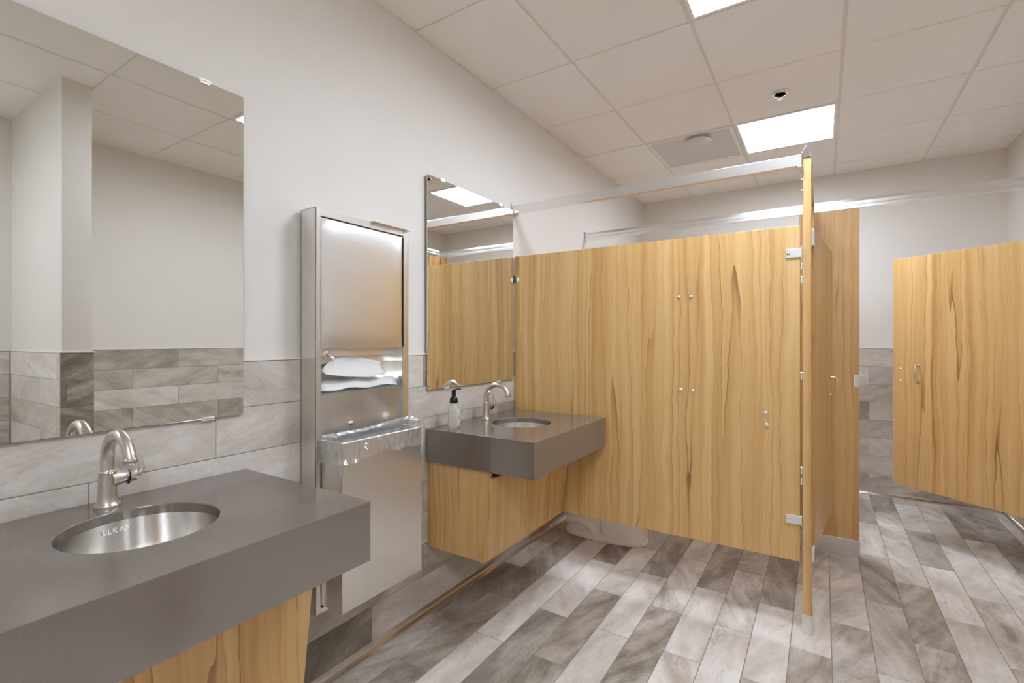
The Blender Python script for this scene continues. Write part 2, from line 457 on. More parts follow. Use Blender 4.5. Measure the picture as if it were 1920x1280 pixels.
# suspended ceiling
G = .6096; X0 = .5226; Y0 = 2.8497
xs = [0, X0, X0 + G, X0 + 2 * G, X0 + 3 * G, XR]
ys = [YF] + [Y0 + j * G for j in range(-6, 4)] + [YB]
SPECIAL = {(2, Y0 + G), (2, Y0 - 2 * G), (3, Y0 - 6 * G), (1, Y0 + G)}
def special(i, y0): return any(i == a and abs(y0 - b) < .01 for a, b in SPECIAL)
g = .008
for i in range(5):
    for j in range(len(ys) - 1):
        x0, x1, y0, y1 = xs[i], xs[i + 1], ys[j], ys[j + 1]
        if special(i, y0): continue
        if i == 4 and y0 > YJ: x1 = XR2
        elif i == 4 and y1 > YJ: x1 = XR2
        a0 = x0 + (g if i > 0 else .001); a1 = x1 - (g if i < 4 else .001)
        b0 = y0 + (g * .7 if j > 0 else .001); b1 = y1 - (g * .7 if j < len(ys) - 2 else .001)
        o = put_tile('ceiling_tile', ceiling, ((a0 + a1) / 2, (b0 + b1) / 2, H), (1, 0, 0), (0, -1, 0), (0, 0, -1), a1 - a0, b1 - b0, .016, .5, .5, M['ceil_tile'])
for x in xs[1:-1]:
    part('grid_bar', MB().box(x - .012, x + .012, YF, YB, H - .0 + .004, H + .03), M['grid'], ceiling)
for y in ys[1:-1]:
    part('grid_bar', MB().box(0, XR, y - .012, y + .012, H + .005, H + .028), M['grid'], ceiling)

# ------------------------------------------------------------------ troffers
def troffer(x0, y0, label):
    x1, y1 = x0 + G, y0 + G; cx, cy = (x0 + x1) / 2, (y0 + y1) / 2
    t = thing('ceiling_light', label, 'ceiling light', (cx, cy, H), 'recessed square ceiling lights')
    e = .010; f = .026
    fr = MB()
    z0, z1 = H - .003, H + .012
    fr.box(x0 + f - .004, x0 + f, y0 + f, y1 - f, z1, H + .085).box(x1 - f, x1 - f + .004, y0 + f, y1 - f, z1, H + .085).box(x0 + f, x1 - f, y0 + f - .004, y0 + f, z1, H + .085).box(x0 + f, x1 - f, y1 - f, y1 - f + .004, z1, H + .085)
    fr.box(x0 + e, x1 - e, y0 + e, y0 + f, z0, z1).box(x0 + e, x1 - e, y1 - f, y1 - e, z0, z1)
    fr.box(x0 + e, x0 + f, y0 + f, y1 - f, z0, z1).box(x1 - f, x1 - e, y0 + f, y1 - f, z0, z1)
    part('frame', fr, M['fixture'], t, bevel=.0015)
    part('housing', MB().box(x0 + e, x1 - e, y0 + e, y1 - e, H + .085, H + .095), M['fixture'], t)
    # two sloped side lenses and a domed centre basket, running across the room
    for s in (-1, 1):
        yo, yi = cy + s * (G / 2 - f), cy + s * .085
        part('side_lens', MB().prism([(yo, H + .032), (yi, H + .072), (yi, H + .078), (yo, H + .038)], 'x', x0 + f, x1 - f), M['lens'], t)
    arc = [(cy - .085 * cos(pi * k / 12), H + .072 - .030 * sin(pi * k / 12)) for k in range(13)]
    part('centre_basket', MB().prism(arc + [(cy + .085, H + .078), (cy - .085, H + .078)], 'x', x0 + f, x1 - f), M['lens'], t)
    return t
troffer(X0 + G, Y0 + G, 'square white ceiling light above the front stall, beside the sprinkler')
troffer(X0 + G, Y0 - 2 * G, 'square white ceiling light cut off by the top edge of the photo')
troffer(X0 + 2 * G, Y0 - 6 * G, 'square white ceiling light behind the camera, over the entry')

# air diffuser panel in the ceiling
x0, y0 = X0, Y0 + G; x1, y1 = x0 + G, y0 + G
t = thing('air_diffuser', 'grey-white ceiling panel with a round vent disc beside the lit ceiling light', 'vent', ((x0 + x1) / 2, (y0 + y1) / 2, H))
fr = MB(); e, f = .010, .030
fr.box(x0 + e, x1 - e, y0 + e, y0 + f, H - .004, H + .012).box(x0 + e, x1 - e, y1 - f, y1 - e, H - .004, H + .012)
fr.box(x0 + e, x0 + f, y0 + f, y1 - f, H - .004, H + .012).box(x1 - f, x1 - e, y0 + f, y1 - f, H - .004, H + .012)
part('frame', fr, M['fixture'], t, bevel=.0015)
part('panel', MB().box(x0 + f, x1 - f, y0 + f, y1 - f, H + .003, H + .012), M['vent'], t)
part('vent_disc', MB().lathe([(.040, H + .004), (.040, H - .020), (.082, H - .022), (.086, H - .028), (.078, H - .034), (.03, H - .037), (.001, H - .037)], (.885, 3.555, 0), (0, 0, 1), 32), M['vent'], t, smooth=True)

# sprinkler
sx, sy = 1.439, 3.158
t = thing('fire_sprinkler', 'small round metal sprinkler head in the ceiling near the lit light', 'sprinkler', (sx, sy, H))
part('escutcheon', MB().lathe([(.020, H - .001), (.043, H - .001), (.043, H - .005), (.036, H - .011), (.022, H - .012)], (sx, sy, 0), (0, 0, 1), 28), M['chrome'], t, smooth=True)
part('cup', MB().lathe([(.030, H - .0125), (.001, H - .0125)], (sx, sy, 0), (0, 0, 1), 20), M['vent'], t)
part('frame_arm', MB().tube([(sx - .012, sy, H - .012), (sx - .016, sy, H - .024), (sx, sy, H - .036), (sx + .016, sy, H - .024), (sx + .012, sy, H - .012)], .003, 8), M['chrome'], t, smooth=True)
part('bulb', MB().cyl((sx, sy, H - .012), (sx, sy, H - .034), .003, 8), M['chrome'], t)
part('deflector', MB().lathe([(.001, H - .036), (.016, H - .036), (.016, H - .038), (.001, H - .038)], (sx, sy, 0), (0, 0, 1), 16), M['chrome'], t)

# ------------------------------------------------------------------ vanities
ZC, ZCB = .893, .735
XC = .626
def countertop(y0, y1, cx, cy, label, group):
    t = thing('countertop', label, 'counter', (0.0, y0, ZCB), group)
    rx, ry = .1575, .1472; th = .024; ap = .022; x0 = .0105
    n = 64
    # angles that include the four corners
    ang = sorted([2 * pi * k / n for k in range(n)] + [math.atan2(Y - cy, X - cx) % (2 * pi) for X in (x0, XC) for Y in (y0, y1)])
    ang = [a for i, a in enumerate(ang) if i == 0 or a - ang[i - 1] > 1e-4]
    def rect(a):
        dx, dy = cos(a), sin(a); k = 1e9
        if dx > 1e-9: k = min(k, (XC - cx) / dx)
        if dx < -1e-9: k = min(k, (x0 - cx) / dx)
        if dy > 1e-9: k = min(k, (y1 - cy) / dy)
        if dy < -1e-9: k = min(k, (y0 - cy) / dy)
        return (cx + dx * k, cy + dy * k)
    O = [rect(a) for a in ang]; I = [(cx + rx * cos(a), cy + ry * sin(a)) for a in ang]
    mb = MB()
    ins = lambda p: (min(max(p[0], x0 + .0), XC - ap), min(max(p[1], y0 + ap), y1 - ap))
    R = [[(p[0], p[1], ZC - th) for p in I], [(p[0], p[1], ZC - .002) for p in I],
         [(cx + (p[0] - cx) * 1.012, cy + (p[1] - cy) * 1.012, ZC) for p in I],
         [(p[0], p[1], ZC) for p in O], [(p[0], p[1], ZCB) for p in O],
         [ins(p) + (ZCB,) for p in O], [ins(p) + (ZC - th,) for p in O]]
    R.append(R[0])
    mb.rings(R, (False, False))
    part('slab', mb, M['quartz'], t, bevel=.0018)
    return t

def basin(cx, cy, label, group):
    t = thing('sink', label, 'sink', (cx, cy, ZC - .165), group)
    rx, ry = .1595, .1492; z = ZC - .0255
    prof = [(1.10, 0), (1.0, 0), (1.0, -.004), (.985, -.03), (.955, -.065), (.88, -.10), (.74, -.122), (.50, -.134), (.16, -.139), (.15, -.141)]
    prof += [(.16, -.143), (.5, -.138), (.75, -.126), (.89, -.103), (.965, -.066), (.995, -.03), (1.01, -.005), (1.10, -.004)]
    n = 56
    part('bowl', MB().rings([[(cx + rx * s * cos(2 * pi * k / n), cy + ry * s * sin(2 * pi * k / n), z + h) for k in range(n)] for s, h in prof + prof[:1]], (False, False)), M['steel_v'], t, smooth=True)
    part('drain', MB().lathe([(.024, z - .1400), (.024, z - .1375), (.019, z - .1365), (.017, z - .1385), (.001, z - .1385)], (cx, cy, 0), (0, 0, 1), 24), M['chrome'], t, smooth=True)
    # stamped maker's lettering on the wall-side of the bowl
    cu = bpy.data.curves.new('lettering', 'FONT'); cu.body = 'ELKAY'; cu.size = .0165; cu.extrude = .0004
    cu.align_x = 'CENTER'; cu.align_y = 'CENTER'; cu.space_character = 1.25
    cu.materials.append(M['text'])
    tmp = bpy.data.objects.new('lettering', cu)
    me = bpy.data.meshes.new_from_object(tmp); bpy.data.objects.remove(tmp)
    me.materials.clear(); me.materials.append(M['text'])
    for v in me.vertices: v.co.z += v.co.x ** 2 / (2 * .150)
    o = bpy.data.objects.new('lettering', me); COL.objects.link(o); o.parent = t
    px, pz = cx - rx * .975 + .0018, z - .021
    X = Vector((0, 1, 0)); Yv = Vector((-.22, 0, 1)).normalized(); Zv = X.cross(Yv)
    m = Matrix((X, Yv, Zv)).transposed().to_4x4(); m.translation = Vector((px, cy, pz)) - wloc(t)
    o.matrix_local = m
    return t

def cabinet(y0, y1, label, group):
    t = thing('vanity_cabinet', label, 'cabinet', (0.0, y0, .31), group)
    zb, ztp = .318, .705
    fb, ft = .350, .404       # outer face of the slanted front at bottom / top
    slope = (ft - fb) / (ztp - zb); tk = .019
    side = [(.0115, ZCB - .001), (.0115, zb), (fb - tk - .001, zb), (fb - tk - .001 + slope * (ZCB - .001 - zb), ZCB - .001)]
    for a in (y0 + .004, y1 - .023):
        part('side_panel', MB().prism(side, 'y', a, a + .019), M['wood'], t, bevel=.0008)
    part('front_panel', MB().prism([(fb - tk, zb - .004), (fb, zb - .004), (ft, ztp), (ft - tk, ztp)], 'y', y0, y1), M['wood'], t, bevel=.0008)
    part('bottom_panel', MB().box(.0115, fb - tk - .004, y0 + .024, y1 - .024, zb + .01, zb + .028), M['wood'], t)
    part('support_bracket', MB().box(.012, .43, (y0 + y1) / 2 - .02, (y0 + y1) / 2 + .02, ZCB + .001, ZCB + .02).box(.012, .032, (y0 + y1) / 2 - .02, (y0 + y1) / 2 + .02, .50, ZCB), M['dark'], t)
    return t

C1 = (.3033, .4675); C2 = (.3076, 2.0793)
countertop(.072, .850, *C1, 'thick grey quartz vanity counter in the near left foreground', 'grey quartz vanity counters')
countertop(1.687, 2.449, *C2, 'thick grey quartz vanity counter against the wood stall panel', 'grey quartz vanity counters')
basin(*C1, 'round stamped stainless undermount sink in the near vanity counter', 'stainless undermount sinks')
basin(*C2, 'round stainless undermount sink in the counter against the stall panel', 'stainless undermount sinks')
cabinet(.085, .838, 'slanted wood-laminate cabinet under the near vanity counter', 'wood vanity cabinets')
cabinet(1.700, 2.446, 'slanted wood-laminate cabinet under the counter against the stall panel', 'wood vanity cabinets')

# ------------------------------------------------------------------ faucets
def faucet(x, y, label):
    t = thing('faucet', label, 'faucet', (x, y, ZC), 'gooseneck sink faucets')
    z = ZC
    body = [(.0272, 0), (.0280, .004), (.0268, .008), (.0230, .011), (.0218, .014), (.0206, .030), (.0192, .055), (.0184, .075), (.0182, .088)]
    part('body', MB().lathe(body, (x, y, z), (0, 0, 1), 32), M['nickel'], t, smooth=True)
    part('collar', MB().lathe([(.0160, .086), (.0205, .0875), (.0216, .0905), (.0205, .0935), (.0160, .095)], (x, y, z), (0, 0, 1), 32), M['chrome'], t, smooth=True)
    R = .073; zc = .119
    pts = [(x, y, z + .092), (x, y, z + .100), (x, y, z + .110)]; rad = [.0152, .0150, .0148]
    a1 = radians(14)
    for k in range(0, 21):
        a = pi - (pi - a1) * k / 20
        pts.append((x + R + R * cos(a), y, z + zc + R * sin(a))); rad.append(.0147 - .0020 * k / 20)
    ex, ez = pts[-1][0], pts[-1][2]
    part('spout', MB().tube(pts, rad, 20), M['nickel'], t, smooth=True)
    part('spout_ring', MB().lathe([(.0125, .004), (.0148, .002), (.0150, -.003), (.0132, -.006), (.0098, -.007), (.0098, -.011), (.008, -.012)], (ex, y, ez), (-sin(a1), 0, cos(a1)), 24), M['nickel'], t, smooth=True)
    # valve stub towards the right with its flared base, then lever
    zv = z + .072
    part('valve', MB().lathe([(.0235, .006), (.0195, .018), (.0174, .026), (.0166, .036), (.0168, .041)], (x, y, zv - .004), (0, 1, .05), 24), M['nickel'], t, smooth=True)
    part('valve_gap', MB().lathe([(.0150, .0405), (.0150, .0445)], (x, y, zv - .004), (.10, 1, -.10), 20), M['black'], t)
    lv = part('lever', MB().lathe([(.0168, .0440), (.0172, .052), (.0168, .0575), (.012, .0600), (.0085, .0605)], (x, y, zv - .004), (0, 1, .05), 24), M['nickel'], t, smooth=True)
    q = Vector((x + .002, y + .058, zv + .000))
    part('lever_stem', MB().tube([q, q + Vector((0, .007, .0008)), q + Vector((0, .0125, .005)), q + Vector((0, .0135, .013)), q + Vector((-.002, .0105, .028)), q + Vector((-.004, .006, .048))], [.0072, .0080, .0082, .0070, .0062, .0048], 12), M['nickel'], lv, smooth=True)
    part('lever_ring', MB().lathe([(.005, .0125), (.0088, .014), (.005, .0155)], q + Vector((0, .0135, 0)), (0, -.1, 1), 16), M['chrome'], lv, smooth=True)
    return t
fa = faucet(.082, .470, 'brushed nickel gooseneck faucet on the near vanity counter')
copy_tree(fa, None, (.098, 2.055, ZC), 'brushed nickel gooseneck faucet on the counter with the soap bottle')

# ------------------------------------------------------------------ mirrors
def mirror(y0, y1, z0, z1, x, label, clips_top, clips_bot):
    t = thing('wall_mirror', label, 'mirror', (.009, (y0 + y1) / 2, z0), 'frameless wall mirrors')
    part('backing', MB().box(.0115, x + .0005, y0 + .0015, y1 - .0015, z0 + .0015, z1 - .0015), M['mirror_edge'], t)
    part('glass', MB().box(x + .001, x + .006, y0, y1, z0, z1), M['mirror'], t, bevel=.0012)
    for y in clips_top: part('clip', MB().box(x, x + .010, y - .017, y + .017, z1 - .004, z1 + .006).box(x + .0065, x + .010, y - .013, y + .013, z1 - .010, z1), M['steel'], t, bevel=.001)
    for y in clips_bot: part('clip', MB().box(x - .002, x + .0085, y - .017, y + .017, z0 - .006, z0 + .0005).box(x + .0063, x + .0085, y - .017, y + .017, z0 - .003, z0 + .005), M['trim'], t, bevel=.001)
    return t
mirror(.075, .838, 1.077, 2.123, .0125, 'frameless wall mirror above the near vanity counter', (.724, .2), (.733, .2))
mirror(1.690, 2.436, 1.079, 2.128, .0125, 'tall frameless wall mirror above the counter with the soap bottle', (1.80, 2.30), (1.83, 2.28))

# ------------------------------------------------------------------ paper towel dispenser with waste bin
DY0, DY1, DZ0, DZ1, DX = 1.044, 1.487, .332, 1.80, .100
t = thing('towel_dispenser', 'tall stainless paper towel cabinet between the two vanities', 'dispenser', (.012, (DY0 + DY1) / 2, DZ0))
disp = t
fw_ = .019
sh = MB()
sh.box(.011, DX, DY0, DY0 + .0015, DZ0, DZ1).box(.011, DX, DY1 - .0015, DY1, DZ0, DZ1)
sh.box(.011, DX, DY0, DY1, DZ1 - .0015, DZ1).box(.011, DX, DY0, DY1, DZ0, DZ0 + .0015).box(.011, .013, DY0, DY1, DZ0, DZ1)
part('cabinet_body', sh, M['steel'], t)
fr = MB()
for a, b in ((DY0, DY0 + fw_), (DY1 - .031, DY1)):
    fr.prism([(a, DX - .004), (a, DX), (a + .004, DX + .004), (b, DX + .004), (b, DX - .004)], 'y', 0, 0) if False else fr.box(DX - .006, DX + .003, a, b, DZ0, DZ1)
fr.box(DX - .006, DX + .003, DY0 + fw_, DY1 - .031, DZ1 - .030, DZ1).box(DX - .006, DX + .003, DY0 + fw_, DY1 - .031, DZ0, DZ0 + .02)
part('face_frame', fr, M['steel'], t, bevel=.0025)
# slightly pillowed door
def pillow(y0, y1, z0, z1, x, bulge, n=14):
    mb = MB(); g_ = []
    for i in range(n + 1):
        for j in range(n + 1):
            u, v = i / n, j / n
            e = min(1, min(u, 1 - u) * 9) ** .5 * min(1, min(v, 1 - v) * 9) ** .5
            g_.append((x + bulge * e, y0 + (y1 - y0) * u, z0 + (z1 - z0) * v))
    fs = [(i * (n + 1) + j, (i + 1) * (n + 1) + j, (i + 1) * (n + 1) + j + 1, i * (n + 1) + j + 1) for i in range(n) for j in range(n)]
    mb.add(g_, fs)
    mb.box(x - .006, x + .0002, y0, y1, z0, z1)
    return mb
dr = part('door', pillow(DY0 + .021, DY1 - .033, 1.290, DZ1 - .034, DX + .001, .006), M['steel'], t, smooth=True, angle=50)
part('piano_hinge', MB().cyl((DX + .004, DY1 - .032, 1.292), (DX + .004, DY1 - .032, DZ1 - .036), .0022, 8), M['dark'], dr)
lk = part('door_lock', MB().lathe([(.0125, 0), (.0125, .006), (.010, .008), (.001, .008)], (DX - .012, 1.092, 1.268), (1, 0, 0), 20), M['chrome'], t, smooth=True)
part('key_tab', MB().tube([(DX - .002, 1.094, 1.268), (DX + .012, 1.098, 1.262), (DX + .016, 1.102, 1.252), (DX + .013, 1.103, 1.243)], [.006, .0065, .007, .005], 10), M['chrome'], lk, smooth=True)
# throat behind the opening and the curved tray
thr = MB()
y0_, y1_ = DY0 + .021, DY1 - .033
prof = [(.040, 1.288), (.044, 1.22), (.050, 1.185), (.062, 1.155), (.080, 1.133), (DX, 1.122)]
thr.rings([[(px_, y0_, pz_), (px_, y1_, pz_)] for px_, pz_ in prof], (False, False), closed=False)
thr.box(.02, DX, y1_ - .001, y1_ + .001, 1.122, 1.290).box(.02, DX, y0_ - .001, y0_ + .001, 1.122, 1.290)
part('towel_tray', thr, M['steel'], t, smooth=True)
part('upper_shelf', MB().box(.02, DX - .012, y0_, y1_, 1.286, 1.289).prism([(.030, 1.286), (.034, 1.286), (.050, 1.232), (.046, 1.232)], 'y', y0_, y1_), M['steel'], t)
lp = MB(); prof = [(DX, 1.122), (DX - .004, 1.10), (DX - .013, 1.06), (DX - .016, 1.02), (DX - .014, .955), (DX - .014, .36)]
lp.rings([[(a, y0_, b), (a, y1_, b)] for a, b in prof], (False, False), closed=False)
lp.box(.02, DX, y1_ - .0005, y1_ + .0012, .36, 1.1215).box(.02, DX, y0_ - .0012, y0_ + .0005, .36, 1.1215)
part('lower_panel', lp, M['steel'], t, smooth=True)
part('bin_latch', MB().lathe([(.0085, 0), (.0085, .007), (.006, .010), (.001, .0105)], (DX - .015, 1.205, .998), (1, 0, 0), 18), M['chrome'], t, smooth=True)
# bent steel flap resting on the top edge
part('top_flap', MB().prism([(.050, DZ1 + .0005), (DX + .022, DZ1 - .004), (DX + .022, DZ1 - .0025), (.050, DZ1 + .004)], 'y', 1.285, DY1 + .004), M['steel'], t, label='loose bent strip along the top front edge')

# paper towels in the throat
def sheet(pts_rows):
    mb = MB(); nr, nc = len(pts_rows), len(pts_rows[0])
    mb.add([p for r in pts_rows for p in r], [(i * nc + j, i * nc + j + 1, (i + 1) * nc + j + 1, (i + 1) * nc + j) for i in range(nr - 1) for j in range(nc - 1)])
    return mb
def lerp_tab(tab, u):
    for (a0, b0), (a1, b1) in zip(tab, tab[1:]):
        if u <= a1: return b0 + (b1 - b0) * (u - a0) / (a1 - a0)
    return tab[-1][1]
rowsP = []
lowE = [(0, 1.196), (.35, 1.181), (.75, 1.172), (1, 1.190)]; topE = [(0, 1.212), (.13, 1.244), (.32, 1.259), (.6, 1.256), (1, 1.228)]
for i in range(9):          # loose folded sheet standing in the tray mouth
    v = i / 8; r = []
    for j in range(21):
        u = j / 20; y = 1.087 + u * (.270 + .008 * v)
        z = lerp_tab(lowE, u) * (1 - v) + lerp_tab(topE, u) * v
        x = .096 - .030 * v - .010 * sin(pi * v) + .004 * sin(u * 7 + 1)
        r.append((x, y, z))
    rowsP.append(r)
tw = part('paper_towel', sheet(rowsP), M['paper'], None, smooth=True, angle=80)
tw['label'] = 'crumpled white paper towel sticking out of the steel dispenser slot'; tw['category'] = 'paper towel'
m = tw.modifiers.new('thick', 'SOLIDIFY'); m.thickness = .0012
rowsP = []
for i in range(7):
    v = i / 6; r = []
    for j in range(13):
        u = j / 12; y = 1.072 + u * .36
        r.append((.064 + .030 * v, y, 1.164 - .029 * v + .012 * sin(pi * u) * (1 - v) + .004 * sin(u * 14 + v * 3)))
    rowsP.append(r)
tw = part('paper_towel', sheet(rowsP), M['paper'], None, smooth=True, angle=80)
tw['label'] = 'flat white paper towel lying in the tray under the crumpled one'; tw['category'] = 'paper towel'
m = tw.modifiers.new('thick', 'SOLIDIFY'); m.thickness = .0012

# waste bin
BX0, BX1, BY0, BY1, BZ0, BZ1 = DX + .004, .221, 1.064, 1.447, .362, .958
t = thing('waste_bin', 'stainless waste bin hung in the lower half of the towel cabinet', 'bin', ((BX0 + BX1) / 2, (BY0 + BY1) / 2, BZ0))
bn = MB(); k = .002
bn.box(BX1 - k, BX1, BY0, BY1, BZ0, BZ1).box(BX0, BX1 - k, BY0, BY0 + k, BZ0, BZ1).box(BX0, BX1 - k, BY1 - k, BY1, BZ0, BZ1).box(BX0, BX0 + k, BY0 + k, BY1 - k, BZ0, BZ1 - .02)
bn.box(BX0, BX1 - k, BY0, BY1, BZ0, BZ0 + k)
part('shell', bn, M['steel'], t, bevel=.0012)
part('hem', MB().tube([(BX0 + .004, BY0, BZ1), (BX1, BY0, BZ1), (BX1, BY1, BZ1), (BX0 + .004, BY1, BZ1)], .004, 8), M['steel'], t, smooth=True)
# liner: crumpled film over the rim, outside skirt and inside drop
def liner():
    mb = MB(); ring = []
    c = [(BX0 + .006, BY0 - .006), (BX1 + .006, BY0 - .006), (BX1 + .006, BY1 + .006), (BX0 + .006, BY1 + .006)]
    seg = [(0, 1, 22), (1, 2, 70), (2, 3, 22), (3, 0, 60)]
    base = []
    for a, b, n in seg:
        for k in range(n):
            u = k / n; base.append((c[a][0] + (c[b][0] - c[a][0]) * u, c[a][1] + (c[b][1] - c[a][1]) * u, a))
    cx, cy = (BX0 + BX1) / 2, (BY0 + BY1) / 2
    rings = []
    levels = [(-.075, 1), (-.058, 1), (-.042, 1), (-.028, 1), (-.014, 1), (0, 1), (.010, .7), (.014, .1), (.006, -.5), (-.010, -1), (-.035, -1), (-.07, -1), (-.12, -1)]
    for li, (dz, side) in enumerate(levels):
        r = []
        for x, y, s in base:
            n1 = mnoise.noise(Vector((x * 48, y * 48, dz * 34))) ; n2 = mnoise.noise(Vector((x * 100 + 5, y * 100, dz * 70)))
            nx, ny = [(0, -1), (1, 0), (0, 1), (-1, 0)][s]
            outw = (.004 + .012 * max(0, n1) + .007 * n2) if side > 0 else (-.012 + .008 * n1)
            fold = .0
            if side > 0:
                outw += .010 * max(0, -dz) / .075 * (.5 + n1)
            right = max(0, (y - (BY0 + .55 * (BY1 - BY0))) / (.45 * (BY1 - BY0)))
            z = BZ1 + .004 + dz * (1 - .18 * mnoise.noise(Vector((y * 14, x * 14, 3)))) + .006 * n2 + right * .016 * (1 if dz > -.03 else .6)
            if s == 1 and side > 0: z += .012 * sin(pi * (y - BY0) / (BY1 - BY0)) * (1 if dz < -.02 else .2)
            if s == 3:
                z = max(z, BZ1 - .06) if side > 0 else z
                outw = min(outw, .003)
            r.append((max(x + nx * outw, DX + .006), y + ny * outw, z))
        rings.append(r)
    mb.rings(rings, (False, False))
    return mb
o = part('bin_liner', liner(), M['film'], None, smooth=True, angle=38)
o['label'] = 'crinkled clear plastic liner folded over the rim of the waste bin'; o['category'] = 'liner'

# ------------------------------------------------------------------ soap bottle
bx, by = .112, 1.775; bz = ZC + .0005
t = thing('soap_bottle', 'clear soap bottle with black pump on the counter by the tall mirror', 'bottle', (bx, by, bz))
A = radians(24)
def sq(hw, hd, r, z, n=5):
    out = []
    for (sx_, sy_), a0 in zip(((1, 1), (-1, 1), (-1, -1), (1, -1)), (0, 90, 180, 270)):
        for k in range(n):
            a = radians(a0 + 90 * k / (n - 1)); px_ = sx_ * (hw - r) + r * cos(a); py_ = sy_ * (hd - r) + r * sin(a)
            out.append((bx + px_ * cos(A) - py_ * sin(A), by + px_ * sin(A) + py_ * cos(A), z))
    return out
hw = .0235
lev = [(hw - .004, .006, 0), (hw, .008, .004), (hw, .008, .088), (hw - .001, .009, .096), (hw - .005, .010, .108), (.0165, .0160, .116), (.0155, .0150, .122)]
part('bottle', MB().rings([sq(a, a, r, bz + z) for a, r, z in lev]), M['clear'], t, smooth=True, angle=60)
def face(u0, u1, z0, z1, off):
    P = lambda u, z, d: (bx + (hw + d) * cos(A - 0) * 0 + 0, 0, 0)
    out = []
    for d in (off, off + .0004):
        for u, z in ((u0, z0), (u1, z0), (u1, z1), (u0, z1)):
            lx, ly = hw + d, u
            out.append((bx + lx * cos(B) - ly * sin(B), by + lx * sin(B) + ly * cos(B), bz + z))
    return MB().add(out, [(3, 2, 1, 0), (4, 5, 6, 7), (0, 1, 5, 4), (1, 2, 6, 5), (2, 3, 7, 6), (3, 0, 4, 7)])
B = A
lb = part('label_panel', face(-.018, .018, .012, .090, .0003), M['label'], t)
part('label_band', face(-.011, .018, .034, .066, .0008), M['label_y'], lb)
marks = MB()
for u, z, w_, h_ in ((-.006, .074, .008, .003), (.002, .069, .006, .002), (-.002, .052, .005, .006), (.004, .044, .010, .002), (-.004, .040, .008, .002), (0, .022, .016, .002), (0, .018, .012, .0015)):
    q = face(u - w_ / 2, u + w_ / 2, z - h_ / 2, z + h_ / 2, .0013); marks.add(q.v, q.f)
part('label_print', marks, M['print'], lb)
part('pump_collar', MB().lathe([(.0175, .121), (.0198, .1225), (.0202, .132), (.0190, .142), (.0150, .149), (.0112, .153), (.0108, .155)], (bx, by, bz), (0, 0, 1), 24), M['black'], t, smooth=True)
part('pump_head', MB().lathe([(.0108, .153), (.0106, .177), (.0112, .178), (.0112, .184), (.008, .187), (.001, .1875)], (bx, by, bz), (0, 0, 1), 20).tube([(bx, by, bz + .183), (bx + .006, by + .014, bz + .187), (bx + .015, by + .036, bz + .1885)], [.0052, .0042, .003], 10), M['black'], t, smooth=True)

# ------------------------------------------------------------------ stalls
PZ0, PZ1 = .318, 1.842
YP = 2.460
def bolts(spots, y, parent):
    for x, z in spots:
        part('bolt', MB().lathe([(.0085, 0), (.0085, .002), (.005, .0055), (.001, .006)], (x, y, z), (0, -1, 0), 14), M['chrome'], parent, smooth=True)
def stirrup(parent, x0, x1, y, z0, z1, wallx):
    """chromed bracket plate on the panel's face with a flange against pilaster or wall"""
    o = part('bracket', MB().box(x0, x1, y - .006, y, z0, z1).box(min(x0, x1) if wallx < x0 else x1 - .004, min(x0, x1) + .004 if wallx < x0 else x1, y - .022, y, z0 - .006, z1 + .006), M['alu'], parent, bevel=.0012)
    bxx = x0 + .012 if wallx > x0 else x1 - .012
    part('bracket_bolt', MB().lathe([(.008, 0), (.008, .002), (.005, .005), (.001, .0055)], (bxx, y - .005, (z0 + z1) / 2), (0, -1, 0), 14), M['chrome'], o, smooth=True)
t = thing('partition_panel', 'wide wood-grain stall panel facing the camera behind the sink counter', 'partition', (.8, YP + .012, PZ0), 'wood-grain stall panels')
part('panel', MB().box(.012, 1.566, YP, YP + .025, PZ0, PZ1), M['wood'], t, bevel=.001)
bolts([(1.024, 1.541), (1.085, 1.541), (1.035, 1.067), (1.093, 1.065), (1.427, .979), (1.430, .925)], YP, t)
stirrup(t, 1.508, 1.575, YP, 1.697, 1.737, 2)
stirrup(t, 1.508, 1.575, YP, .487, .525, 2)
br = part('wall_bracket', MB().prism([(.012, 1.684), (.040, 1.684), (.047, 1.692), (.047, 1.704), (.040, 1.712), (.012, 1.712)], 'y', YP - .005, YP), M['alu'], t, bevel=.001)
part('bracket_foot', MB().box(.0095, .0135, YP - .014, YP, 1.678, 1.718), M['black'], br)
part('bracket_bolt', MB().lathe([(.007, 0), (.007, .002), (.004, .005), (.001, .005)], (.035, YP - .005, 1.698), (0, -1, 0), 12), M['chrome'], br, smooth=True)

def shoe(parent, x0, x1, y0, y1, h):
    e = .003
    part('shoe', MB().box(x0 - e, x1 + e, y0 - e, y1 + e, .0005, h), M['steel'], parent, bevel=.001)

# pilaster at the front corner of the first stall: edge towards the camera
P1X0, P1X1, P1Y0, P1Y1, P1Z = 1.577, 1.610, 2.455, 2.558, 2.142
t = thing('pilaster', 'narrow wood post seen edge-on at the end of the front stall panel', 'pilaster', ((P1X0 + P1X1) / 2, (P1Y0 + P1Y1) / 2, 0))
part('post', MB().box(P1X0, P1X1, P1Y0, P1Y1, .06, P1Z), M['wood'], t, bevel=.001)
shoe(t, P1X0, P1X1, P1Y0, P1Y1, .085)
hb = MB()
for z in (1.655, 1.595, 1.16, .73, .68):
    part('hinge_nut', MB().box(P1X0 - .011, P1X0, P1Y0 + .010, P1Y0 + .032, z - .016, z + .016), M['chrome'], t, bevel=.002)
part('bolt', MB().sphere((P1X0 - .004, P1Y0 + .016, 2.05), .006), M['chrome'], t, smooth=True)
part('bolt', MB().sphere((P1X0 - .004, P1Y0 + .016, 2.00), .006), M['chrome'], t, smooth=True)
HY = P1Y1 + .004
